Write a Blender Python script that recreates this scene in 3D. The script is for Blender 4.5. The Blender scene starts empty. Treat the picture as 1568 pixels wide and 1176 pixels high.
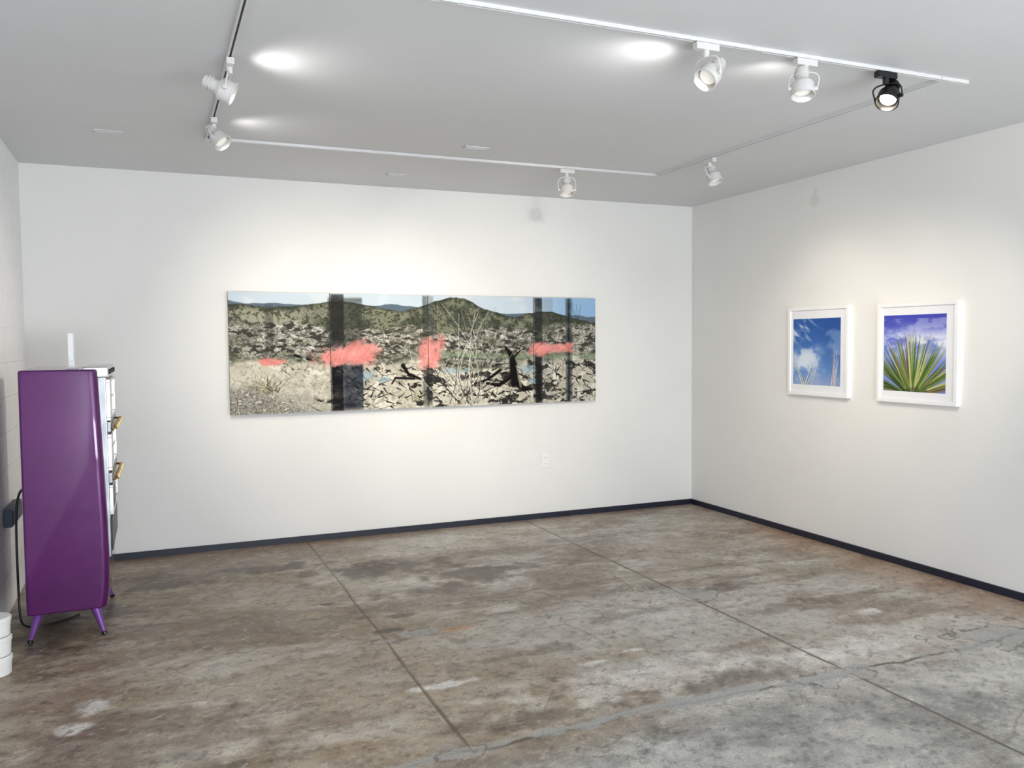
import bpy, bmesh, math, numpy as np
from mathutils import Vector, Matrix
rng=np.random.default_rng(7)
sc=bpy.context.scene
sc.view_settings.view_transform='Standard'
sc.view_settings.look='None'
H=2.7104; XL=-5.317; YR=-9.5

# ---------------------------------------------------------------- helpers
def lin(c):
    c=np.asarray(c,float)/255.
    return np.where(c<=.04045,c/12.92,((c+.055)/1.055)**2.4)
def L4(c): return tuple(float(v) for v in lin(c))+(1.,)
def mat(name,col,rough=.5,metal=0.,noise=None,bump=0.,bscale=200.,emit=0.,coat=0.,emcol=None):
    m=bpy.data.materials.new(name); m.use_nodes=True
    nt=m.node_tree; b=nt.nodes['Principled BSDF']
    b.inputs['Base Color'].default_value=L4(col)
    b.inputs['Roughness'].default_value=rough
    b.inputs['Metallic'].default_value=metal
    b.inputs['Coat Weight'].default_value=coat
    b.inputs['Coat Roughness'].default_value=.04
    if emit: 
        b.inputs['Emission Color'].default_value=L4(emcol or col); b.inputs['Emission Strength'].default_value=emit
    tc=nt.nodes.new('ShaderNodeTexCoord')
    if noise:
        n=nt.nodes.new('ShaderNodeTexNoise'); n.inputs['Scale'].default_value=noise[0]; n.inputs['Detail'].default_value=5
        r=nt.nodes.new('ShaderNodeValToRGB')
        r.color_ramp.elements[0].position=.3; r.color_ramp.elements[1].position=.7
        r.color_ramp.elements[0].color=L4(noise[1]); r.color_ramp.elements[1].color=L4(noise[2])
        nt.links.new(tc.outputs['Object'],n.inputs['Vector']); nt.links.new(n.outputs['Fac'],r.inputs['Fac'])
        nt.links.new(r.outputs['Color'],b.inputs['Base Color'])
    if bump:
        n2=nt.nodes.new('ShaderNodeTexNoise'); n2.inputs['Scale'].default_value=bscale; n2.inputs['Detail'].default_value=4
        bp=nt.nodes.new('ShaderNodeBump'); bp.inputs['Strength'].default_value=bump; bp.inputs['Distance'].default_value=.01
        nt.links.new(tc.outputs['Object'],n2.inputs['Vector']); nt.links.new(n2.outputs['Fac'],bp.inputs['Height'])
        nt.links.new(bp.outputs['Normal'],b.inputs['Normal'])
    return m
def link(ob,parent=None):
    sc.collection.objects.link(ob)
    if parent is not None: ob.parent=parent
    return ob
def empty(name,loc=(0,0,0)):
    e=bpy.data.objects.new(name,None); e.empty_display_size=.1; e.location=loc; sc.collection.objects.link(e); return e
def from_bm(name,bm,m,parent=None,smooth=False):
    me=bpy.data.meshes.new(name); bm.normal_update(); bm.to_mesh(me); bm.free()
    if m is not None: me.materials.append(m)
    if smooth:
        for p in me.polygons: p.use_smooth=True
    return link(bpy.data.objects.new(name,me),parent)
def box(name,lo,hi,m,parent=None,bevel=0.):
    bm=bmesh.new(); bmesh.ops.create_cube(bm,size=1.)
    lo=Vector(lo);hi=Vector(hi); s=hi-lo; c=(lo+hi)/2
    for v in bm.verts: v.co=Vector((v.co.x*s.x,v.co.y*s.y,v.co.z*s.z))+c
    if bevel: bmesh.ops.bevel(bm,geom=bm.edges[:],offset=bevel,segments=3,profile=.6,affect='EDGES')
    return from_bm(name,bm,m,parent,smooth=False)
def lathe(name,prof,m,mtx=Matrix(),parent=None,seg=32,smooth=True):
    """prof: list of (r,z)"""
    bm=bmesh.new(); rings=[]
    for r,z in prof:
        if r<1e-5: rings.append([bm.verts.new(mtx@Vector((0,0,z)))])
        else: rings.append([bm.verts.new(mtx@Vector((r*math.cos(2*math.pi*i/seg),r*math.sin(2*math.pi*i/seg),z))) for i in range(seg)])
    for a,b in zip(rings[:-1],rings[1:]):
        for i in range(seg):
            j=(i+1)%seg
            if len(a)==1 and len(b)==1: break
            if len(a)==1: bm.faces.new((a[0],b[i],b[j]))
            elif len(b)==1: bm.faces.new((a[i],a[j],b[0]))
            else: bm.faces.new((a[i],a[j],b[j],b[i]))
    bmesh.ops.recalc_face_normals(bm,faces=bm.faces[:])
    ob=from_bm(name,bm,m,parent,smooth)
    if smooth:
        md=ob.modifiers.new('es','EDGE_SPLIT'); md.split_angle=math.radians(40)
    return ob
def tube(name,pts,r,m,parent=None,res=4,cyc=False):
    cu=bpy.data.curves.new(name,'CURVE'); cu.dimensions='3D'; cu.bevel_depth=r; cu.bevel_resolution=res; cu.use_fill_caps=True
    s=cu.splines.new('NURBS'); s.points.add(len(pts)-1)
    for p,q in zip(s.points,pts): p.co=(*q,1)
    s.order_u=3; s.use_endpoint_u=True; s.use_cyclic_u=cyc; s.resolution_u=8
    cu.materials.append(m)
    return link(bpy.data.objects.new(name,cu),parent)
def grid_mesh(name,P,C,m,parent=None):
    """P (n,k,3) positions, C (n,k,3) sRGB 0..255 colours stored per vertex"""
    n,k=P.shape[:2]; me=bpy.data.meshes.new(name)
    idx=np.arange(n*k).reshape(n,k)
    f=np.stack([idx[:-1,:-1],idx[:-1,1:],idx[1:,1:],idx[1:,:-1]],-1).reshape(-1,4)
    me.vertices.add(n*k); me.vertices.foreach_set('co',P.reshape(-1).astype(np.float32))
    me.loops.add(f.size); me.loops.foreach_set('vertex_index',f.reshape(-1).astype(np.int32))
    me.polygons.add(len(f)); me.polygons.foreach_set('loop_start',(np.arange(len(f))*4).astype(np.int32))
    me.update(calc_edges=True); me.validate()
    a=me.color_attributes.new('paint','FLOAT_COLOR','POINT')
    c=np.ones((n*k,4),np.float32); c[:,:3]=lin(np.clip(C,0,255)).reshape(-1,3)
    a.data.foreach_set('color',c.reshape(-1))
    me.materials.append(m)
    return link(bpy.data.objects.new(name,me),parent)
def attr_mat(name,rough=.6,spec=.3):
    m=bpy.data.materials.new(name); m.use_nodes=True; nt=m.node_tree; b=nt.nodes['Principled BSDF']
    a=nt.nodes.new('ShaderNodeAttribute'); a.attribute_name='paint'
    nt.links.new(a.outputs['Color'],b.inputs['Base Color']); b.inputs['Roughness'].default_value=rough
    b.inputs['Specular IOR Level'].default_value=spec
    return m
# numpy noise
TAB=rng.random((256,256))
def vn(x,y,s=0):
    x=x+s*17.3; y=y+s*9.7
    ix=np.floor(x).astype(int); iy=np.floor(y).astype(int); fx=x-ix; fy=y-iy
    fx=fx*fx*(3-2*fx); fy=fy*fy*(3-2*fy)
    t=lambda a,b:TAB[a&255,b&255]
    return (t(ix,iy)*(1-fx)+t(ix+1,iy)*fx)*(1-fy)+(t(ix,iy+1)*(1-fx)+t(ix+1,iy+1)*fx)*fy
def fbm(x,y,s=0,o=5,g=.5):
    a=1.;t=0.;w=0.
    for i in range(o):
        # rotate the lattice each octave so no grid directions show
        c,q=math.cos(.6*i+.3),math.sin(.6*i+.3)
        t=t+a*vn((x*c-y*q)*2**i,(x*q+y*c)*2**i,s+i*3.1); w+=a; a*=g
    return t/w
def worley(x,y,s=0):
    ix=np.floor(x).astype(int); iy=np.floor(y).astype(int)
    f1=np.full(x.shape,9.);f2=np.full(x.shape,9.);cid=np.zeros(x.shape)
    for dx in(-1,0,1):
        for dy in(-1,0,1):
            a=ix+dx;b=iy+dy
            px=a+TAB[(a+s)&255,b&255]; py=b+TAB[(a+77+s)&255,(b+31)&255]
            d=np.hypot(px-x,py-y); c=TAB[(a+13)&255,(b+57+s)&255]
            nf=d<f1
            f2=np.where(nf,f1,np.minimum(f2,d)); cid=np.where(nf,c,cid); f1=np.where(nf,d,f1)
    return f1,f2,cid
def ss(a,b,x):
    t=np.clip((x-a)/(b-a),0,1); return t*t*(3-2*t)
def mix(A,B,t):
    t=np.asarray(t)[...,None] if np.ndim(t) else t
    return A*(1-t)+np.asarray(B,float)*t
def seg(C,X,Y,a,b,w0,w1,col,al=1.,soft=.5):
    ax,ay=a;bx,by=b; dx,dy=bx-ax,by-ay; l=dx*dx+dy*dy+1e-12
    pad=max(w0,w1)*2+.003
    m=(X>min(ax,bx)-pad)&(X<max(ax,bx)+pad)&(Y>min(ay,by)-pad)&(Y<max(ay,by)+pad)
    if not m.any(): return C
    x=X[m];y=Y[m]
    t=np.clip(((x-ax)*dx+(y-ay)*dy)/l,0,1)
    d=np.hypot(x-ax-t*dx,y-ay-t*dy); w=w0+(w1-w0)*t
    C[m]=mix(C[m],col,al*(1-ss(w*(1-soft),w*(1+soft)+1e-4,d)))
    return C
def curve(C,X,Y,pts,w0,w1,col,al=1.):
    n=len(pts)-1
    for i in range(n):
        C=seg(C,X,Y,pts[i],pts[i+1],w0+(w1-w0)*i/n,w0+(w1-w0)*(i+1)/n,col,al)
    return C
def blob(X,Y,cx,cy,rx,ry,s=0,rag=.5,f=6.,soft=.3):
    d=np.hypot((X-cx)/rx,(Y-cy)/ry)+(fbm(X*f,Y*f,s,4)-.5)*2*rag
    return 1-ss(1-soft,1.1,d)

# ---------------------------------------------------------------- materials
M_wall=mat('wall_paint',(236,235,231),.7,noise=(1.3,(233,232,228),(238,237,233)),bump=.03,bscale=60)
def patches(m,pts):
    nt=m.node_tree; b=nt.nodes['Principled BSDF']; src=b.inputs['Base Color'].links[0].from_socket
    g=nt.nodes.new('ShaderNodeNewGeometry')
    for p,r in pts:
        d=nt.nodes.new('ShaderNodeVectorMath'); d.operation='DISTANCE'; d.inputs[1].default_value=p
        nt.links.new(g.outputs['Position'],d.inputs[0])
        mr=nt.nodes.new('ShaderNodeMapRange'); mr.inputs['From Min'].default_value=r; mr.inputs['From Max'].default_value=r*1.15
        mr.inputs['To Min'].default_value=.45; mr.inputs['To Max'].default_value=0; nt.links.new(d.outputs['Value'],mr.inputs['Value'])
        x=nt.nodes.new('ShaderNodeMix'); x.data_type='RGBA'; x.inputs[7].default_value=L4((216,215,207))
        nt.links.new(mr.outputs[0],x.inputs['Factor']); nt.links.new(src,x.inputs[6]); src=x.outputs[2]
    nt.links.new(src,b.inputs['Base Color'])
patches(M_wall,[((-1.56,0,2.565),.052),((0,-1.54,2.53),.045),((0,-1.545,2.60),.02)])
M_ceil=mat('ceiling_paint',(217,218,219),.6,noise=(1.,(215,216,217),(219,220,221)),bump=.06,bscale=70)
M_base=mat('baseboard_navy',(22,27,46),.45,noise=(12,(18,23,41),(28,33,52)))
M_white=mat('white_enamel',(232,232,230),.35,noise=(15,(229,229,227),(235,235,233)))
M_frame=mat('white_frame',(242,242,242),.45,noise=(15,(240,240,240),(244,244,244)))
M_mat=mat('mat_board',(236,237,240),.8,noise=(15,(234,235,238),(238,239,242)))
M_track=mat('track_white',(215,215,214),.45,noise=(10,(212,212,211),(218,218,217)))
M_slot=mat('track_slot',(70,70,72),.6,noise=(10,(60,60,62),(78,78,80)))
M_black=mat('black_metal',(18,18,20),.35,noise=(20,(14,14,16),(24,24,26)))
M_lampw=mat('lamp_white',(215,213,210),.35,noise=(15,(212,210,207),(218,216,213)))
M_bulb=mat('lamp_lens',(250,245,235),.2,emit=.2,noise=(30,(248,243,233),(252,248,240)))
M_bulbon=mat('lamp_lens_lit',(255,240,215),.2,emit=6.,noise=(30,(250,243,233),(252,248,240)))
M_outlet=mat('outlet_plastic',(242,242,241),.35,noise=(15,(240,240,239),(244,244,243)))
M_chrome=mat('chrome',(200,200,200),.18,1.,noise=(8,(190,190,190),(210,210,210)))
M_steel=mat('brushed_steel',(150,152,155),.35,.9,noise=(8,(135,137,140),(165,167,170)))
M_brass=mat('brass',(158,130,90),.32,1.,noise=(25,(132,106,68),(180,152,106)))

# ---------------------------------------------------------------- shell
T=.12
box('wall_back',(XL-T,0,0),(T,T,H+T),M_wall)
box('wall_right',(0,YR-T,0),(T,0,H+T),M_wall)
# left wall : painted rough masonry
def masonry():
    m=bpy.data.materials.new('painted_masonry'); m.use_nodes=True; nt=m.node_tree; b=nt.nodes['Principled BSDF']
    b.inputs['Roughness'].default_value=.7
    tc=nt.nodes.new('ShaderNodeTexCoord')
    br=nt.nodes.new('ShaderNodeTexBrick'); br.inputs['Scale'].default_value=1.; br.inputs['Brick Width'].default_value=.4; br.inputs['Row Height'].default_value=.2
    br.inputs['Mortar Size'].default_value=.012; br.inputs['Mortar Smooth'].default_value=.8
    br.inputs['Color1'].default_value=(1,1,1,1);br.inputs['Color2'].default_value=(.9,.9,.9,1);br.inputs['Mortar'].default_value=(.3,.3,.3,1)
    sx=nt.nodes.new('ShaderNodeSeparateXYZ'); cx=nt.nodes.new('ShaderNodeCombineXYZ')
    nt.links.new(tc.outputs['Object'],sx.inputs[0]); nt.links.new(sx.outputs['Y'],cx.inputs['X']); nt.links.new(sx.outputs['Z'],cx.inputs['Y'])
    nt.links.new(cx.outputs[0],br.inputs['Vector'])
    n=nt.nodes.new('ShaderNodeTexNoise'); n.inputs['Scale'].default_value=9; n.inputs['Detail'].default_value=6
    nt.links.new(tc.outputs['Object'],n.inputs['Vector'])
    ad=nt.nodes.new('ShaderNodeMath'); ad.operation='MULTIPLY_ADD'; ad.inputs[1].default_value=1.5
    nt.links.new(n.outputs['Fac'],ad.inputs[0]); nt.links.new(br.outputs['Color'],ad.inputs[2])
    bp=nt.nodes.new('ShaderNodeBump'); bp.inputs['Strength'].default_value=.4; bp.inputs['Distance'].default_value=.012
    nt.links.new(ad.outputs[0],bp.inputs['Height']); nt.links.new(bp.outputs['Normal'],b.inputs['Normal'])
    r=nt.nodes.new('ShaderNodeValToRGB'); r.color_ramp.elements[0].position=.3;r.color_ramp.elements[1].position=.7
    r.color_ramp.elements[0].color=L4((242,242,244)); r.color_ramp.elements[1].color=L4((247,247,247))
    nt.links.new(n.outputs['Fac'],r.inputs['Fac']); nt.links.new(r.outputs['Color'],b.inputs['Base Color'])
    return m
box('wall_left',(XL-T,YR-T,0),(XL,0,H+T),masonry())
box('ceiling',(XL-T,YR-T,H),(T,T,H+T),M_ceil)
# rear (street) wall with a wide storefront opening
e=empty('wall_rear')
box('rear_pier_left',(XL,YR-T,0),(XL+.3,YR,H),M_wall,e)
box('rear_pier_right',(-.3,YR-T,0),(0,YR,H),M_wall,e)
box('rear_header',(XL+.3,YR-T,2.45),(-.3,YR,H),M_wall,e)
e=empty('window_1')
for i,x in enumerate((XL+.33,-3.7,-1.95,-.33)):
    box('mullion_%d'%i,(x-.03,YR-.08,0),(x+.03,YR-.02,2.45),M_black,e)
# baseboards
box('baseboard_back',(XL+.0,-.014,.0),(0,0,.045),M_base)
box('baseboard_right',(-.014,YR,.0),(0,-.014,.045),M_base)

# ---------------------------------------------------------------- floor
def floor_build():
    xs=np.arange(XL-.02,.03,.0085); ys=np.concatenate([np.arange(.02,-4.75,-.0085),np.arange(-4.75,YR-.2,-.06)])
    X,Y=np.meshgrid(xs,ys)
    big=fbm(X*.9,Y*1.5,1,4); med=fbm(X*2.0,Y*3.2,5,6,.6); fine=fbm(X*16,Y*20,9,4,.6); 
    brown=np.array((152,134,110.)); tan=np.array((178,164,144.)); grey=np.array((192,187,178.))
    C=mix(np.zeros(X.shape+(3,))+brown,tan,ss(.38,.62,med))
    g=ss(-4.4,-2.2,X+ (big-.5)*2.4+(Y+2)*-.1)*.9
    C=mix(C,grey,g*ss(.32,.6,med*.5+big*.5+.05))
    C=mix(C,(214,209,199),ss(.52,.68,fbm(X*1.5,Y*3.2,21,6,.6))*.55)
    C=mix(C,(126,106,86),ss(.49,.66,fbm(X*1.3,Y*3.4,33,6,.6))*.62)
    C=mix(C,(146,124,106),ss(.55,.7,fbm(X*5,Y*8,37,4))*.25)
    # street-side slab beyond the filled seam: daylight's grey cast painted into the colour
    sy=-3.62+(fbm(X*1.6,X*0+3,40,5,.6)-.5)*.22
    ap=ss(.0,.35,sy-Y+.05)
    gb=mix(np.zeros(X.shape+(3,))+np.array((128,127,123.)),(176,174,168),ss(.35,.68,fbm(X*3,Y*4,44,6,.6)))
    C=mix(C,gb,ap*.8)
    # warm wear band next to the right wall & back wall
    C=mix(C,(168,128,98),(ss(-.6,-.1,X+(med-.5)*.6))*.5*ss(-.5,-1.3,Y))
    C=mix(C,(140,116,96),(ss(-.35,-.05,Y+(med-.5)*.3))*.5)
    # light abraded patches (world coordinates)
    for i,(cx,cy,rx,ry,a) in enumerate([(-4.81,-2.6,.1,.07,.95),(-4.86,-2.8,.07,.06,.9),(-3.40,-2.99,.22,.035,.95),(-2.65,-3.02,.1,.035,.95),
        (-2.42,-2.97,.1,.03,.9),(-2.57,-3.3,.8,.18,.6),(-1.45,-3.35,.4,.14,.7),(-.95,-3.0,.12,.05,.9),(-1.8,-2.5,.5,.25,.35),(-1.0,-1.3,.7,.5,.35),(-2.4,-.5,.5,.2,.3),(-4.4,-2.3,.3,.2,.2),
        (-3.1,-1.35,.4,.15,.25),(-1.2,-2.0,.5,.1,.4),(-2.9,-4.0,.6,.2,.4),(-1.1,-3.9,.7,.2,.4)]):
        C=mix(C,(230,226,218),blob(X,Y,cx,cy,rx,ry,i+60,.9,11,.6)*a)
    # dark stains, and a dark patch under the oven
    for i,(cx,cy,rx,ry,a) in enumerate([(-3.11,-1.02,.6,.2,.8),(-2.6,-1.38,.5,.16,.75),(-3.0,-1.6,.4,.10,.6),(-3.86,-.67,.4,.13,.75),(-4.44,-.82,.3,.1,.65),(-3.65,-1.62,.06,.025,1),
        (-3.44,-2.2,.09,.03,.8),(-3.5,-1.95,.07,.03,.8),(-3.3,-2.0,.12,.05,.7),(-3.72,-3.53,.03,.03,1),(-4.7,-.62,.3,.15,.5),(-5.0,-1.4,.3,.45,.7),(-4.6,-1.6,.12,.05,.6),
        (-1.41,-2.29,.25,.08,.5),(-2.24,-1.91,.3,.08,.45),(-1.5,-.8,.5,.08,.35),(-3.0,-2.8,.4,.08,.35),(-4.1,-1.9,.4,.1,.35),(-2.1,-3.45,.5,.1,.5),(-3.2,-3.45,.4,.07,.5),(-4.7,-3.1,.7,.4,.3),
        (-1.2,-2.75,.3,.1,.4),(-2.2,-2.5,.3,.07,.4)]):
        C=mix(C,(84,70,60),blob(X,Y,cx,cy,rx,ry,i+90,1.1,9,.7)*a)
    C=mix(C,(196,142,100),blob(X,Y,-3.1,-2.32,.11,.05,3,.6,9)*.6)
    C=mix(C,(170,168,165),blob(X,Y,-3.32,-2.3,.12,.05,4,.6,9)*.9)
    # speckle pits
    f1,f2,cid=worley(X*13+fine*2,Y*13+fine*2,5)
    C=mix(C,(110,98,86),(f1<.13)*(cid>.80)*.5); C=mix(C,(214,208,198),(f1<.16)*(cid<.10)*.5)
    # aggregate mottling
    agg=fbm(X*30,Y*36,120,3,.7); C=mix(C,C*.76,ss(.55,.75,agg)*.8); C=mix(C,(214,207,196),ss(.60,.78,fbm(X*26,Y*34,125,3,.7))*.3)
    # hairline crazing
    wx=X+ (fbm(X*3,Y*3,70,3)-.5)*.3; wy=Y+(fbm(X*3,Y*3,75,3)-.5)*.3
    f1,f2,cid=worley(wx*1.6,wy*2.3,11)
    C=mix(C,(98,84,72),(1-ss(.0,.025,f2-f1))*.45*ss(.5,.62,fbm(X*1.1,Y*1.1,80,3)))
    C=C*(0.87+.26*fine)[...,None]
    # control joints
    j=lambda d,w:1-ss(w*.3,w,np.abs(d))
    wob=(fbm(X*2,Y*2,82,3)-.5)*.02
    dark=(80,70,60)
    C=mix(C,dark,j(X+3.495+wob,.009)*(Y>-3.62)*.85)
    C=mix(C,dark,j(X+1.69+wob,.010)*.9)
    C=mix(C,(104,90,78),j(Y+1.86+wob,.009)*.6*(.4+.6*ss(.4,.6,fbm(X*3,Y,85,3))))
    C=mix(C,(80,72,64),j(Y-sy,.015)*.85)
    # mortar filler along the seam, on the joints crossing
    fl=(1-ss(.5,1.,np.abs(Y-sy-.01)/.040+(fbm(X*7,Y*12,88,4,.6)-.5)*3.0))*ss(.42,.52,fbm(X*2.2,X*0,93,4)+.03)
    C=mix(C,(168,168,164),fl*.85)
    for i,(cx,cy,rx,ry) in enumerate([(-1.67,-2.3,.16,.2),(-1.72,-3.6,.2,.09),(-3.53,-3.6,.12,.05),(-.65,-3.55,.35,.15),(-3.5,-2.35,.1,.05)]):
        f=fbm(X*9,Y*9,i+100,4); d=np.hypot((X-cx)/rx,(Y-cy)/ry)+(f-.5)*2.4
        C=mix(C,(170,170,166),(1-ss(.55,.7,d))*.6); C=mix(C,(95,90,84),(1-ss(.03,.09,np.abs(d-.8)))*.7)
    P=np.stack([X,Y,np.zeros_like(X)],-1)
    m=bpy.data.materials.new('sealed_concrete'); m.use_nodes=True; nt=m.node_tree; b=nt.nodes['Principled BSDF']
    a=nt.nodes.new('ShaderNodeAttribute'); a.attribute_name='paint'
    tc=nt.nodes.new('ShaderNodeTexCoord')
    n=nt.nodes.new('ShaderNodeTexNoise'); n.inputs['Scale'].default_value=85; n.inputs['Detail'].default_value=8; n.inputs['Roughness'].default_value=.7
    nt.links.new(tc.outputs['Object'],n.inputs['Vector'])
    r=nt.nodes.new('ShaderNodeValToRGB'); r.color_ramp.elements[0].position=.25;r.color_ramp.elements[1].position=.75
    r.color_ramp.elements[0].color=(.6,.6,.6,1); r.color_ramp.elements[1].color=(1.35,1.35,1.35,1)
    nt.links.new(n.outputs['Fac'],r.inputs['Fac'])
    mx=nt.nodes.new('ShaderNodeMix'); mx.data_type='RGBA'; mx.blend_type='MULTIPLY'; mx.inputs['Factor'].default_value=1
    nt.links.new(a.outputs['Color'],mx.inputs[6]); nt.links.new(r.outputs['Color'],mx.inputs[7]); nt.links.new(mx.outputs[2],b.inputs['Base Color'])
    n2=nt.nodes.new('ShaderNodeTexNoise'); n2.inputs['Scale'].default_value=3.; n2.inputs['Detail'].default_value=6
    nt.links.new(tc.outputs['Object'],n2.inputs['Vector'])
    mr=nt.nodes.new('ShaderNodeMapRange'); mr.inputs['From Min'].default_value=.3; mr.inputs['From Max'].default_value=.7; mr.inputs['To Min'].default_value=.28; mr.inputs['To Max'].default_value=.48
    nt.links.new(n2.outputs['Fac'],mr.inputs['Value']); nt.links.new(mr.outputs[0],b.inputs['Roughness'])
    bp=nt.nodes.new('ShaderNodeBump'); bp.inputs['Strength'].default_value=.15; bp.inputs['Distance'].default_value=.004
    nt.links.new(n.outputs['Fac'],bp.inputs['Height']); nt.links.new(bp.outputs['Normal'],b.inputs['Normal'])
    b.inputs['Specular IOR Level'].default_value=.4
    return grid_mesh('floor',P[::-1],C[::-1],m)
floor_build()

# ---------------------------------------------------------------- landscape painting
def painting():
    nu,nv=1150,345
    u,v=np.meshgrid(np.linspace(0,1,nu),np.linspace(0,1,nv)); X=u*3.0; Y=v*.885
    n1=fbm(X*4,Y*6,201,5); n2=fbm(X*14,Y*18,205,5,.6); n3=fbm(X*50,Y*60,209,3,.7)
    Z=np.zeros(u.shape+(3,))
    C=Z+np.array((200,214,224.)); C=mix(C,(138,180,222),ss(.74,.95,u)*.9); C=mix(C,(226,230,232),ss(.5,.7,n1)*.5)
    ru=[0,.04,.1,.15,.2,.25,.3,.36,.42,.47,.52,.56,.6,.65,.7,.75,.79,.83,.88,.93,1]
    rv=[.10,.10,.12,.11,.09,.06,.07,.10,.14,.11,.05,.01,.015,.1,.15,.19,.14,.13,.14,.20,.23]
    R=np.interp(u,ru,rv)+(fbm(u*40,u*0,211,4)-.5)*.025
    far=np.interp(u,[0,.1,.24,.4,.5,.7,.85,1],[.07,.1,.1,.09,.1,.14,.17,.18])+(fbm(u*14,u*0,215,4)-.5)*.06
    C=mix(C,(100,116,130),ss(0,.01,v-far))
    hill=mix(Z+np.array((82,87,72.)),(134,136,112),ss(.38,.62,n2*.6+n1*.4)); hill=mix(hill,(176,174,150),(1-ss(.16,.26,u))*ss(.02,.06,v-R)*.7)
    hill=mix(hill,(52,55,46),ss(.51,.63,n3)*.65)
    hill=mix(hill,(58,61,52),(1-ss(.0,.035,v-R))*.6)
    C=mix(C,hill,ss(0,.008,v-R))
    # midground rock / scrub
    mb=np.interp(u,[0,.12,.24,.4,.6,.8,1],[.19,.22,.29,.27,.30,.27,.24])+(n1-.5)*.12
    wx=X+(n2-.5)*.10; wy=Y+(n2-.5)*.05
    f1,f2,cid=worley(wx*30,wy*66,17)
    rock=mix(Z+np.array((214,210,196.)),(160,156,142),cid)
    rock=mix(rock,(48,46,42),ss(.52,.58,fbm(X*20,Y*50,223,5,.65))*.85)
    rock=mix(rock,(72,70,62),(1-ss(.03,.16,f2-f1))*.55)
    rock=mix(rock,(106,110,88),ss(.5,.6,fbm(X*5,Y*16,221,4))*.45)
    rock=mix(rock,(80,78,70),ss(.53,.60,n3)*.6)
    C=mix(C,rock,ss(0,.03,v-mb))
    # green strip (river meadow)
    gs=np.exp(-((v-.55-.02*np.sin(u*9))/.028)**2)
    C=mix(C,(136,152,120),gs*(ss(.48,.55,u)*.9+.5*(u<.16))*ss(.3,.5,n2+.1))
    gs=np.exp(-((v-.66-.01*np.sin(u*12))/.018)**2); C=mix(C,(150,158,124),gs*ss(.5,.6,u)*(1-ss(.7,.74,u))*.7)
    # foreground slabs
    fg=ss(-.02,.03,v-.585-(n1-.5)*.1-.08*ss(.5,.6,u)*(1-ss(.72,.8,u)))
    f1,f2,cid=worley(X*7.5+n1*1.8+n2*.6,Y*15+n1*2.5+n2*.8,29)
    slab=mix(Z+np.array((232,226,208.)),(198,190,170),cid*.8)
    slab=mix(slab,(172,165,146),ss(.45,.65,n2)*.5)
    crk=(1-ss(.01,.06,(f2-f1)+(n2-.5)*.16))
    slab=mix(slab,(48,45,40),crk*ss(.42,.52,fbm(X*3.4,Y*4,231,4)))
    slab=mix(slab,(42,40,38),ss(.58,.61,fbm(X*11,Y*22,235,5,.6))*.9*ss(.3,.4,u))
    slab=mix(slab,(140,134,118),ss(.56,.66,n3)*.5)
    C=mix(C,slab,fg)
    # gravel + dry bush, lower left
    gr=mix(Z+np.array((160,156,144.)),(92,89,80),ss(.42,.58,n3)); gr=mix(gr,(220,214,198),ss(.58,.66,n3))
    C=mix(C,gr,(1-ss(.12,.3,u+(1-v)*.5))*ss(.72,.85,v)*.9)
    r2=np.random.default_rng(3)
    for i in range(60):
        a=r2.uniform(-1.35,1.35); l=r2.uniform(.07,.17); x0=.27+r2.normal()*.04;y0=.72+r2.normal()*.015
        C=seg(C,X,Y,(x0,y0),(x0+math.sin(a)*l,y0-math.cos(a)*l*.9),.0022,.001,[(215,208,175),(125,120,90),(76,72,55)][i%3],.8)
    for i in range(46):
        a=r2.uniform(-1.3,1.3); l=r2.uniform(.05,.12); x0=1.40+r2.normal()*.06;y0=.83
        C=seg(C,X,Y,(x0,y0),(x0+math.sin(a)*l,y0-math.cos(a)*l),.002,.001,[(205,198,160),(100,98,72)][i%2],.7)
    # scattered black slashes
    for i in range(150):
        x0=r2.uniform(.85,2.95);y0=r2.uniform(.55,.84); a=r2.choice([.5,.8,-.5,1.2,-.9])+r2.normal()*.2; l=r2.uniform(.03,.09)
        C=seg(C,X,Y,(x0,y0),(x0+math.cos(a)*l,y0+math.sin(a)*l*.7),.006,.0015,(34,32,30),.9)
    # cool water/blue shards
    for cx,cy,rx,ry in [(1.0,.62,.08,.05),(1.13,.65,.06,.03),(2.38,.60,.08,.04),(2.42,.7,.06,.03),(1.7,.60,.12,.02)]:
        C=mix(C,(156,184,196),blob(X,Y,cx,cy,rx,ry,240,.9,14)*.7)
    # dark vertical panels
    def band(a,b,al,col=(30,30,32),vr=(0,1)):
        nonlocal C
        m=ss(a-.003,a+.003,u)*(1-ss(b-.003,b+.003,u))*ss(vr[0]-.01,vr[0]+.02,v)*(1-ss(vr[1]-.03,vr[1]+.03,v))
        C=mix(C,col,np.clip(m*al*(.6+.8*n2),0,1))
    band(.238,.325,.55,(60,62,56),(.03,.45)); band(.245,.278,.8,(46,46,46),(0,.45)); band(.24,.328,.35,(90,94,94),(.4,.62))
    band(.245,.275,.95,(26,26,30),(.6,1)); band(.275,.325,.8,(34,40,52),(.6,.99))
    band(.485,.5,.5,(54,56,54)); band(.500,.515,.4,(90,96,96),(0,.5)); band(.495,.51,.75,(44,44,44),(.6,.97))
    band(.808,.832,.75,(44,48,46)); band(.812,.828,.7,(26,26,30),(.55,1)); band(.835,.865,.2,(90,96,94))
    band(.905,.925,.6,(62,70,76)); band(.912,.918,.6,(26,26,26)); band(.085,.105,.35,(54,54,48),(.1,.55))
    # stump with roots
    xs=lambda uu,vv:(uu*3.0,vv*.885)
    K=(22,20,20)
    C=curve(C,X,Y,[xs(.722,.48),xs(.735,.53),xs(.742,.62),xs(.748,.8)],.010,.036,K)
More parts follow.
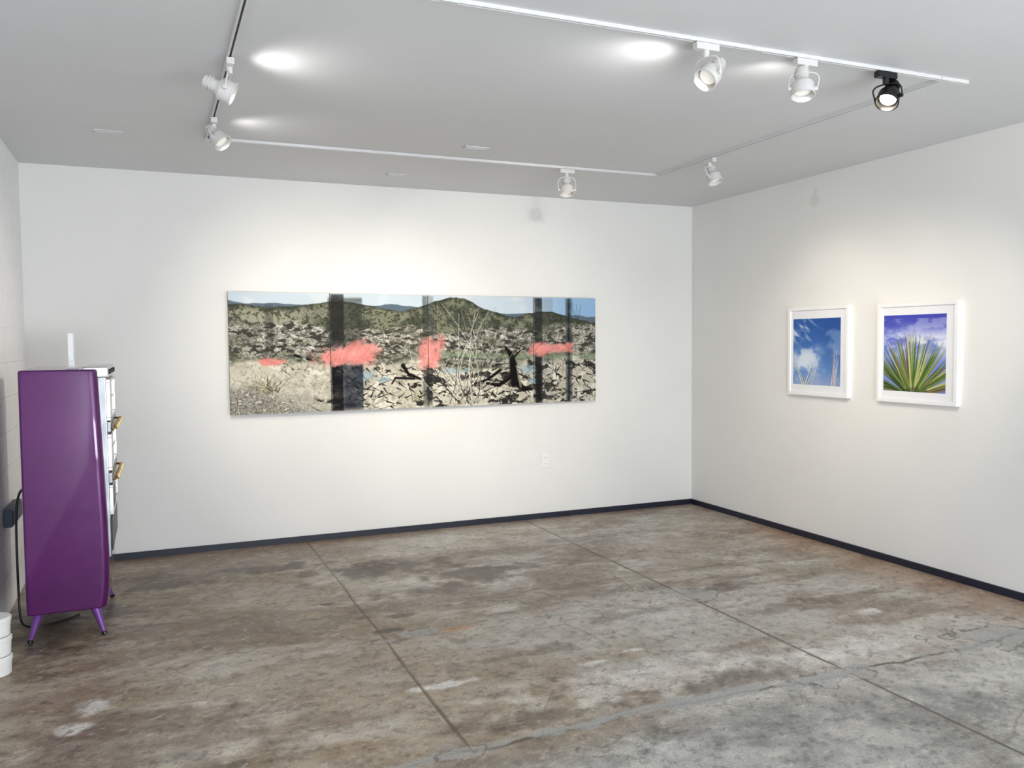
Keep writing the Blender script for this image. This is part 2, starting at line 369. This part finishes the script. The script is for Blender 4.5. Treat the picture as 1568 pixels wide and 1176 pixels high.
    C=curve(C,X,Y,[xs(.737,.6),xs(.752,.54),xs(.765,.5)],.010,.005,K); C=curve(C,X,Y,[xs(.748,.8),xs(.775,.86),xs(.80,.87)],.03,.008,K)
    C=curve(C,X,Y,[xs(.735,.75),xs(.70,.82),xs(.665,.8)],.018,.010,K); C=curve(C,X,Y,[xs(.705,.68),xs(.67,.76),xs(.63,.8)],.013,.006,K)
    C=seg(C,X,Y,xs(.752,.64),xs(.765,.84),.004,.010,(150,142,128),.8)
    C=curve(C,X,Y,[xs(.43,.62),xs(.445,.7),xs(.48,.75)],.015,.004,K); C=curve(C,X,Y,[xs(.40,.78),xs(.41,.73),xs(.46,.74)],.006,.010,(40,38,38))
    for q in [(.155,.52,.17),(.185,.55,.2)]: C=seg(C,X,Y,xs(q[0],q[1]),xs(q[2],q[1]+.02),.010,.004,(26,26,28))
    # stalks
    for i in range(34):
        b0=.60+r2.normal()*.025; t0=b0+r2.normal()*.075; top=r2.uniform(.02,.45); bend=r2.normal()*.03
        pts=[xs(b0+(t0-b0)*s+bend*math.sin(s*3.1),.98+(top-.98)*s) for s in np.linspace(0,1,6)]
        C=curve(C,X,Y,pts,.003,.0015,[(222,218,206),(56,54,48),(160,156,138)][i%3],.8)
    for i in range(20):
        x0=r2.uniform(.5,.98);y0=r2.uniform(.0,.5); C=curve(C,X,Y,[xs(x0,y0),xs(x0+r2.normal()*.02,y0+.15),xs(x0+r2.normal()*.04,y0+.3)],.002,.002,(70,70,62),.6)
    C=C*.86+C.mean(-1,keepdims=True)*.14
    # pink clouds with dry-brush ends
    pk=np.array((232,150,142.))
    def pcl(cu,cv,ru_,rv_,s,al=.85):
        nonlocal C; d=np.hypot((u-cu)/ru_,(v-cv)/rv_)+(fbm(X*26,Y*36,s,4,.65)-.5)*1.1
        C=mix(C,pk+((n2-.5)*50)[...,None],(1-ss(.5,1.15,d))*al)
    pcl(.275,.54,.080,.085,401,.95); pcl(.320,.50,.055,.11,402,.85); pcl(.503,.52,.036,.16,403,.85); pcl(.535,.43,.016,.09,404,.6)
    pcl(.82,.49,.034,.070,405,.95); pcl(.865,.48,.035,.045,406,.8); pcl(.905,.48,.030,.055,407,.9); pcl(.095,.57,.036,.040,408,.95)
    def stroke(a,b,w0,w1,al=.8):
        nonlocal C; C=seg(C,X,Y,xs(*a),xs(*b),w0,w1,pk+r2.normal()*14,al,.6)
    for i in range(40):
        x0=r2.uniform(.22,.335); l=r2.uniform(.012,.03); stroke((x0,.55+r2.normal()*.03),(min(x0+l,.362),.45+r2.normal()*.035),.004,.0015,.6)
    for i in range(22):
        x0=r2.uniform(.485,.525); stroke((x0,.58+r2.normal()*.06),(x0+r2.uniform(-.015,.02),.44+r2.normal()*.05),.005,.002,.5)
    for i in range(14):
        x0=r2.uniform(.79,.90); stroke((x0,.505+r2.normal()*.015),(x0+.025,.45+r2.normal()*.02),.005,.002,.5)
    # panel seams
    for s in (.243,.5,.805): C=mix(C,(40,42,42),(1-ss(.0005,.0014,np.abs(u-s)))*.7)
    C=(C-140)*1.04+133
    P=np.stack([-4.028+u*3.0,np.full(u.shape,-.0512),1.881-.013*u-v*(.893-.016*u)],-1)
    e=empty('landscape_painting')
    bm=bmesh.new()
    M_edge=mat('canvas_edge',(120,122,120),.7,noise=(20,(90,92,92),(160,160,155)))
    co=[(-4.028,1.881),(-1.028,1.868),(-1.028,.991),(-4.028,.988)]
    fr=[bm.verts.new((x,-.0505,z)) for x,z in co]; bk=[bm.verts.new((x,-.012,z)) for x,z in co]
    bm.faces.new(fr); bm.faces.new(bk[::-1])
    for i in range(4): bm.faces.new((fr[i],bk[i],bk[(i+1)%4],fr[(i+1)%4]))
    bmesh.ops.recalc_face_normals(bm,faces=bm.faces[:])
    from_bm('stretcher',bm,M_edge,e)
    for i,x in enumerate((-3.4,-1.65)): box('cleat_%d'%i,(x-.1,-.0125,1.6),(x+.1,-.0002,1.66),M_edge,e)
    grid_mesh('canvas',P,C,attr_mat('oil_paint',.75,.15),e)
painting()

# ---------------------------------------------------------------- framed photographs
def framed(kind,y0,y1,z0,z1,iy0,iy1,iz0,iz1):
    e=empty('framed_photograph',(0,0,0))
    d=.032; w=.022
    # y1 < y0
    box('frame_top',(-d,y1,z1-w),(-.0005,y0,z1),M_frame,e); box('frame_bottom',(-d,y1,z0),(-.0005,y0,z0+w),M_frame,e)
    box('frame_side_1',(-d,y0-w,z0+w),(-.0005,y0,z1-w),M_frame,e); box('frame_side_2',(-d,y1,z0+w),(-.0005,y1+w,z1-w),M_frame,e)
    box('mat_board',(-.022,y1+w,z0+w),(-.004,y0-w,z1-w),M_mat,e)
    n=300; u,v=np.meshgrid(np.linspace(0,1,n),np.linspace(0,1,n)); Z=np.zeros(u.shape+(3,)); r2=np.random.default_rng(5)
    if kind=='sky':
        C=mix(Z+np.array((42,88,162.)),(104,146,205),ss(0,1,v)); C=mix(C,(34,70,142),ss(.4,1,u)*(1-v)*.6)
        C=mix(C,(158,168,205),ss(.72,1,v)*.6)
        C=mix(C,(205,214,230),ss(.50,.72,fbm((u+v*.6)*2.2,(v-u*.5)*7,301,6,.6))*.9*(1-ss(.4,.8,u))*(1-ss(.25,.45,v)))
        cl=ss(.42,.66,fbm(u*3.2,v*4.2,305,6,.6)+.20*np.exp(-((u-.25)/.25)**2-((v-.62)/.16)**2))
        C=mix(C,(238,241,246),cl*.85*np.exp(-((u-.28)/.34)**4-((v-.64)/.22)**4))
        C=mix(C,(225,230,240),ss(.4,.7,fbm(u*5,v*6,306,6,.6))*np.exp(-((u-.08)/.12)**2-((v-.35)/.14)**2)*.8)
        C=mix(C,(170,190,220),ss(.5,.7,fbm(u*3,v*5,310,5))*.4)
        for a,b,w in [((.22,1),(.02,.62),.013),((.27,1),(.42,.68),.013),((.31,1),(.47,.77),.008),((.25,1),(.12,.75),.008),((.4,1),(.55,.66),.005)]:
            C=seg(C,u,v,a,b,w,w*.3,(236,236,220)); C=seg(C,u,v,(a[0]+.012,a[1]),(b[0]+.008,b[1]),w*.5,w*.2,(60,72,66),.8)
        for i in range(40):
            x=r2.uniform(.80,.99); C=seg(C,u,v,(.86+r2.normal()*.04,1),(x,r2.uniform(.35,.9)),.004,.002,[(210,195,200),(120,120,125),(228,224,224)][i%3],.6)
    else:
        C=mix(Z+np.array((66,72,176.)),(120,138,208),ss(0,.5,v)); C=mix(C,(228,231,244),ss(.36,.60,fbm(u*2.5,v*7,321,6,.6))*np.clip(np.exp(-((v-.36)/.16)**2)*1.1,0,1))
        C=mix(C,(190,195,230),ss(.5,.7,fbm(u*5,v*9,324,5))*.5*(v>.05)); C=mix(C,(120,140,200),ss(.5,.9,v)*.5)
        for i in range(170):
            a=r2.uniform(-1.45,1.45); L=.62+.12*math.cos(a)+r2.normal()*.05
            x0=.48+a*.06; y0=1.03; tip=(x0+math.sin(a)*L*.98,y0-math.cos(a)*L)
            col=[(62,88,34),(130,144,66),(92,116,48),(44,58,26),(172,176,108),(112,90,58),(88,112,56)][r2.integers(7)]
            C=seg(C,u,v,(x0,y0),tip,.016,.0015,col,.95,.3)
            C=seg(C,u,v,(x0+.006,y0),(tip[0]+.002,tip[1]),.0035,.0008,tuple(min(255,c*1.5+20) for c in col),.6)
        C=mix(C,(40,46,24),blob(u,v,.5,1.05,.2,.14,330,.5,10)*.5)
    P=np.stack([np.full(u.shape,-.0228),iy0+(iy1-iy0)*u,iz1+(iz0-iz1)*v],-1)
    grid_mesh('print',P,C,attr_mat('photo_print_'+kind,.35,.3),e)
framed('sky',-1.305,-1.912,1.083,1.742,-1.354,-1.835,1.163,1.656)
framed('yucca',-2.172,-2.790,1.083,1.732,-2.222,-2.705,1.157,1.655)

# ---------------------------------------------------------------- outlet, wall patches, ceiling plates
e=empty('power_outlet')
box('plate',(-1.525,-.008,.43),(-1.455,-.0002,.552),M_outlet,e,.002)
for i,z in enumerate((.465,.517)):
    box('socket_%d'%i,(-1.507,-.0105,z-.017),(-1.473,-.007,z+.017),M_outlet,e,.002)
    for k in(-1,1): box('slot_%d_%d'%(i,k),(-1.49+k*.007-.001,-.0112,z-.004),(-1.49+k*.007+.001,-.010,z+.006),M_black,e)
def rotx(a): return Matrix.Rotation(a,4,'X')
M_vent=mat('ceiling_plate_paint',(210,210,211),.6,noise=(20,(207,207,208),(213,213,214)))
for x,y,w,l in [(-4.73,-1.11,.16,.07),(-2.65,-1.48,.16,.07),(-2.89,-.50,.14,.07)]:
    e=empty('ceiling_vent'); box('plate',(x-w/2,y-l/2,H-.006),(x+w/2,y+l/2,H),M_vent,e,.002)
    for k in range(3): box('slat_%d'%k,(x-w/2+.012,y-l/2+.014+k*.017,H-.008),(x+w/2-.012,y-l/2+.02+k*.017,H-.005),M_vent,e)

# ---------------------------------------------------------------- track
x0,x1,y0,y1=-4.205,-1.13,-3.575,-1.165
e=empty('lighting_track')
def rail(n,a,b):
    (ax,ay),(bx,by)=a,b; w=.0125; g=.0045
    if abs(ax-bx)>abs(ay-by): lo=(min(ax,bx),ay-w);hi=(max(ax,bx),ay+w); s=((min(ax,bx),ay-g),(max(ax,bx),ay+g)); r=[((lo[0],ay-w),(hi[0],ay-g)),((lo[0],ay+g),(hi[0],ay+w))]
    else: lo=(ax-w,min(ay,by));hi=(ax+w,max(ay,by)); r=[((ax-w,lo[1]),(ax-g,hi[1])),((ax+g,lo[1]),(ax+w,hi[1]))]; s=((ax-g,lo[1]),(ax+g,hi[1]))
    for i,(p,q) in enumerate(r): box(n+'_lip_%d'%i,(p[0],p[1],H-.015),(q[0],q[1],H),M_track,e)
    box(n+'_slot',(s[0][0],s[0][1],H-.008),(s[1][0],s[1][1],H-.001),M_slot,e)
rail('rail_back',(x0,y1),(x1,y1)); rail('rail_front',(x0,y0),(x1+.16,y0)); rail('rail_left',(x0,y0),(x0,y1)); rail('rail_right',(x1,y0),(x1,y1))
for i,(x,y) in enumerate([(x0,y0),(x0,y1),(x1,y0),(x1,y1)]): box('corner_%d'%i,(x-.018,y-.018,H-.017),(x+.018,y+.018,H-.001),M_track,e,.002)
for i,(x,y) in enumerate([(-3.53,y1),(-3.54,y0),(-2.2,y0)]): box('joiner_%d'%i,(x-.03,y-.015,H-.017),(x+.03,y+.015,H-.001),M_track,e,.002)

# ---------------------------------------------------------------- track lamps
def lamp(base,head,aim,m,lens,alongx,energy,size,target,blend=1.,col=(1,.90,.75)):
    e=empty('track_light')
    bx,by=base; a=(.055,.016) if alongx else (.016,.055)
    box('adapter',(bx-a[0],by-a[1],H-.045),(bx+a[0],by+a[1],H-.0172),m,e,.003)
    lathe('swivel',[(0,0),(.013,0),(.013,.03),(0,.03)],m,Matrix.Translation((bx,by,H-.072)),e,16)
    c=Vector(head); d=Vector(aim).normalized()
    q=d.to_track_quat('Z','Y').to_matrix().to_4x4(); q.translation=c
    # can: rear socket cup, shoulder, bell, rim – open at the front
    lathe('can',[(0,-.075),(.022,-.075),(.027,-.068),(.027,-.022),(.031,-.016),(.044,-.004),(.048,.004),(.048,.046),(.051,.048),(.051,.054),(.046,.054),(.044,.048),(.043,.006),(0,-.004)],m,q,e,36)
    lathe('cooling_fin',[(.027,-.055),(.032,-.055),(.032,-.051),(.027,-.051),(.027,-.044),(.032,-.044),(.032,-.040),(.027,-.040)],m,q,e,30)
    lathe('bulb',[(.0,.000),(.016,.002),(.036,.028),(.034,.033),(.017,.038),(0,.040)],lens,q,e,30)
    # yoke: stem down to horizontal axis through can
    top=Vector((bx,by,H-.07)); side=d.cross(Vector((0,0,1))).normalized()
    cc=c+d*.02
    pL=cc+side*.056; pR=cc-side*.056
    upv=(top-cc); 
    for n,pp,sg in(('yoke_1',pL,1),('yoke_2',pR,-1)):
        tube(n,[top,top+side*sg*.035,pp+side*sg*.006+upv*.75,pp+side*sg*.006+upv*.3,pp+side*sg*.004],.0035,m,e)
    for n,pp,sg in(('pivot_1',pL,1),('pivot_2',pR,-1)):
        qq=(side*sg).to_track_quat('Z','Y').to_matrix().to_4x4(); qq.translation=pp-side*sg*.008
        lathe(n,[(0,0),(.009,0),(.009,.014),(0,.014)],m,qq,e,14)
    if energy:
        ld=bpy.data.lights.new('spot','SPOT'); ld.energy=energy; ld.color=col; ld.spot_size=math.radians(size); ld.spot_blend=blend; ld.shadow_soft_size=.03
        lo=bpy.data.objects.new('spot_beam',ld); lo.location=c+d*.075
        lo.rotation_euler=(Vector(target)-lo.location).to_track_quat('-Z','Y').to_euler(); link(lo,e)
def spill(loc,tgt,en,size=130):
    ld=bpy.data.lights.new('spill','SPOT'); ld.energy=en; ld.color=(1,.98,.95); ld.spot_size=math.radians(size); ld.spot_blend=1.; ld.shadow_soft_size=.04
    lo=bpy.data.objects.new('lamp_spill',ld); lo.location=loc; lo.rotation_euler=(Vector(tgt)-Vector(loc)).to_track_quat('-Z','Y').to_euler(); link(lo)
lamp((-4.205,-2.66),(-4.24,-2.66,2.575),(.75,-.1,-.35),M_lampw,M_bulb,False,125,56,(-3.35,0,1.45))
lamp((-4.205,-1.66),(-4.19,-1.67,2.60),(.45,-.35,-.6),M_lampw,M_bulb,False,50,66,(-3.0,0,1.25))
lamp((-1.86,-1.165),(-1.86,-1.165,2.57),(-.08,-.25,-.9),M_lampw,M_bulb,True,110,46,(-5.2,-1.1,1.2))
lamp((-1.13,-1.80),(-1.10,-1.80,2.59),(.1,-.3,-.8),M_lampw,M_bulb,False,18,80,(0,-1.7,1.3))
lamp((-2.45,-3.575),(-2.42,-3.57,2.585),(-.62,-.12,-.6),M_lampw,M_bulb,True,210,50,(-1.9,0,1.45))
lamp((-1.94,-3.575),(-1.96,-3.58,2.585),(-.1,-.2,-.85),M_lampw,M_bulb,True,80,50,(0,-1.6,1.45))
lamp((-1.48,-3.575),(-1.45,-3.57,2.60),(-.5,-.2,-.7),M_black,M_bulbon,True,80,56,(0,-2.45,1.45))
spill((-4.15,-2.66,2.57),(-3.62,-2.72,2.71),4.8)
spill((-2.54,-3.50,2.57),(-2.76,-3.05,2.71),4.8)
spill((-4.13,-1.62,2.585),(-3.68,-1.53,2.71),2.0)
spill((-2.0,-3.50,2.585),(-1.88,-3.05,2.71),2.0)

# ---------------------------------------------------------------- purple cabinet oven
M_purple=mat('purple_lacquer',(82,12,88),.30,.25,noise=(3,(76,8,82),(90,14,96)),coat=.8)
M_purple.node_tree.nodes['Principled BSDF'].inputs['Specular IOR Level'].default_value=.25
M_purple2=mat('purple_leg',(120,74,152),.35,.3,noise=(8,(110,64,142),(130,84,162)))
M_glass=mat('oven_window',(150,160,166),.05,.3,noise=(4,(120,130,138),(190,198,202)),coat=.8)
M_dark=mat('dark_recess',(28,30,36),.4,noise=(8,(22,24,30),(36,38,44)))
e=empty('vintage_wall_oven')
def body():
    bm=bmesh.new(); rings=[]; yn,yf=-1.685,-.93; xb=-5.15
    zs=[(.150,-.010,-4.796),(.152,-.003,-4.790),(.158,0,-4.786),(.25,0,-4.774),(.40,0,-4.769),(.60,0,-4.771),(.9,0,-4.780),(1.15,0,-4.789),(1.34,0,-4.796),(1.370,0,-4.798),(1.378,-.003,-4.800),(1.380,-.010,-4.802)]
    for z,ins,xf in zs:
        pts=[]
        def corner(cx,cy,r,a0):
            for k in range(9):
                a=a0+math.pi/2*k/8; pts.append((cx+r*math.cos(a),cy+r*math.sin(a)))
        i=-ins
        r1=.036;r2=.012
        corner(xf-i-r1,yn+i+r1,r1,-math.pi/2); corner(xf-i-r1,yf-i-r1,r1,0); corner(xb+i+r2,yf-i-r2,r2,math.pi/2); corner(xb+i+r2,yn+i+r2,r2,math.pi)
        rings.append([bm.verts.new((x,y,z)) for x,y in pts])
    n=len(rings[0])
    for a,b in zip(rings[:-1],rings[1:]):
        for k in range(n): bm.faces.new((a[k],a[(k+1)%n],b[(k+1)%n],b[k]))
    bm.faces.new(rings[0][::-1]); bm.faces.new(rings[-1])
    bmesh.ops.recalc_face_normals(bm,faces=bm.faces[:])
    o=from_bm('body',bm,M_purple,e,True); md=o.modifiers.new('wn','WEIGHTED_NORMAL'); md.weight=80
body()
# front: steel fascia, chrome-trimmed glazed doors, brass handles, drawer
box('face_panel',(-4.80,-1.64,.40),(-4.760,-.985,1.36),M_steel,e,.006)
box('top_cap',(-4.87,-1.65,1.335),(-4.748,-.98,1.392),M_chrome,e,.01)
def ringframe(n,za,zb,t=.018):
    xa,xb=-4.764,-4.744; ya,yb=-1.625,-1.0
    box(n+'_top',(xa,ya,zb-t),(xb,yb,zb),M_chrome,e,.003); box(n+'_bot',(xa,ya,za),(xb,yb,za+t),M_chrome,e,.003)
    box(n+'_near',(xa,ya,za+t),(xb,ya+.03,zb-t),M_chrome,e,.003); box(n+'_far',(xa,yb-.03,za+t),(xb,yb,zb-t),M_chrome,e,.003)
for k,(za,zb) in enumerate([(1.11,1.325),(.85,1.04)]):
    ringframe('door_%d'%k,za,zb)
    box('door_glass_%d'%k,(-4.764,-1.59,za+.018),(-4.752,-1.03,zb-.018),M_glass,e)
    box('door_shelf_%d'%k,(-4.755,-1.58,(za+zb)/2-.004),(-4.749,-1.04,(za+zb)/2+.004),M_white,e)
box('drawer_recess',(-4.762,-1.60,.63),(-4.756,-1.01,.765),M_dark,e)
ringframe('drawer',.62,.775,.012)
box('drawer_panel',(-4.762,-1.61,.43),(-4.752,-1.01,.60),M_dark,e,.004)
for k,z in enumerate((1.078,.812)):
    box('handle_plate_%d'%k,(-4.764,-1.62,z-.028),(-4.745,-1.0,z+.028),M_steel,e,.004)
    pts=[(-4.745,-1.58,z-.012),(-4.732,-1.575,z-.014),(-4.727,-1.54,z-.008),(-4.719,-1.32,z),(-4.716,-1.13,z+.006),(-4.722,-1.095,z+.006),(-4.745,-1.09,z+.006)]
    tube('handle_bar_%d'%k,pts,.006,M_brass,e,5)
    for j in range(9):
        y=-1.53+j*.050
        lathe('handle_ring_%d_%d'%(k,j),[(.005,-.009),(.0125,-.007),(.0125,.007),(.005,.009)],M_brass,Matrix.Translation((-4.7255+.009*j/8,y,z-.007+.012*j/8))@rotx(math.pi/2),e,18)
for j,y in enumerate((-1.56,-1.3,-1.1)):
    lathe('knob_%d'%j,[(0,0),(.013,0),(.012,.010),(0,.011)],M_black,Matrix.Translation((-4.749,y,1.364))@Matrix.Rotation(math.pi/2,4,'Y'),e,20)
# legs: tapered, splayed, black ferrules
for k,(tx,ty,bx,by) in enumerate([(-5.10,-1.63,-5.145,-1.655),(-4.845,-1.63,-4.80,-1.66),(-4.845,-.985,-4.79,-.955),(-5.10,-.985,-5.145,-.955)]):
    t=Vector((tx,ty,.155)); b=Vector((bx,by,.0)); d=(b-t); q=d.to_track_quat('Z','Y').to_matrix().to_4x4(); q.translation=t; L=d.length
    lathe('leg_%d'%k,[(0,0),(.027,0),(.024,.02),(.010,L-.022)],M_purple2,q,e,20)
    lathe('ferrule_%d'%k,[(.0105,L-.024),(.014,L-.02),(.014,L-.008),(.0,L-.003)],M_black,q,e,20)
# little acrylic sign holder on top of the oven, seen almost edge-on
s=empty('sign_holder')
M_sign=mat('white_acrylic',(240,241,243),.2,noise=(15,(238,239,241),(242,243,245)),coat=.3)
box('foot',(-4.95,-1.56,1.3802),(-4.895,-1.46,1.390),M_sign,s,.002)
box('stem',(-4.937,-1.54,1.388),(-4.911,-1.48,1.43),M_sign,s,.002)
box('panel',(-4.936,-1.56,1.42),(-4.912,-1.46,1.565),M_sign,s,.003)

# ---------------------------------------------------------------- left wall junction box, cable, tubs
e=empty('junction_box')
M_blue=mat('slate_blue_enamel',(50,66,84),.5,noise=(10,(44,58,76),(58,74,92)))
box('housing',(XL+.0005,-1.12,.50),(XL+.045,-.75,.60),M_blue,e,.006)
box('cover',(XL+.04,-1.10,.51),(XL+.05,-.77,.59),M_blue,e,.004)
tube('power_cord',[(-5.155,-1.2,.70),(-5.20,-1.2,.74),(-5.235,-1.22,.68),(-5.24,-1.25,.5),(-5.235,-1.28,.2),(-5.23,-1.3,.03),(-5.2,-1.36,.008),(-5.13,-1.4,.007),(-5.0,-1.32,.007),(-4.95,-1.25,.007)],.006,M_black)
e=empty('stacked_plastic_tubs')
M_tub=mat('tub_white',(240,240,238),.4,noise=(15,(237,237,235),(242,242,240)))
for k in range(3):
    z=.0+k*.09
    lathe('tub_%d'%k,[(0,0),(.062,0),(.066,.004),(.070,.066),(.073,.068),(.073,.084),(.069,.088),(0,.088)],M_tub,Matrix.Translation((-5.238,-2.03,z)),e,40)

# ---------------------------------------------------------------- light
def area(name,loc,rot,sx,sy,en,col):
    ld=bpy.data.lights.new(name,'AREA'); ld.shape='RECTANGLE'; ld.size=sx; ld.size_y=sy; ld.energy=en; ld.color=col
    o=bpy.data.objects.new(name,ld); o.location=loc; o.rotation_euler=rot; link(o); return o
area('storefront_daylight',(-2.65,YR+.02,1.25),(math.pi/2,0,0),4.6,2.3,108,(.82,.90,1.))
# upward-tilted fill light near the rear wall, added to brighten the ceiling
area('ceiling_fill',(-2.65,YR+.45,.35),(math.radians(145),0,0),4.6,.8,230,(.93,.96,1.))
w=bpy.data.worlds.new('World'); sc.world=w; w.use_nodes=True
bg=w.node_tree.nodes['Background']; bg.inputs[0].default_value=(.8,.9,1,1); bg.inputs[1].default_value=.8

# ---------------------------------------------------------------- camera
f,yaw,pi_,ro,cx,cy=1288.47651,0.40281,0.04973,-0.00839,-4.53389,-6.44032
F=Vector((math.sin(yaw)*math.cos(pi_),math.cos(yaw)*math.cos(pi_),-math.sin(pi_))); R=Vector((math.cos(yaw),-math.sin(yaw),0)); U=R.cross(F)
R2=R*math.cos(ro)+U*math.sin(ro); U2=-R*math.sin(ro)+U*math.cos(ro)
cd=bpy.data.cameras.new('camera'); cd.lens=f/1568*36; cd.sensor_width=36; cd.clip_start=.05
co=bpy.data.objects.new('camera',cd)
m=Matrix((( R2.x,U2.x,-F.x,cx),(R2.y,U2.y,-F.y,cy),(R2.z,U2.z,-F.z,1.5),(0,0,0,1))); co.matrix_world=m
sc.collection.objects.link(co); sc.camera=co
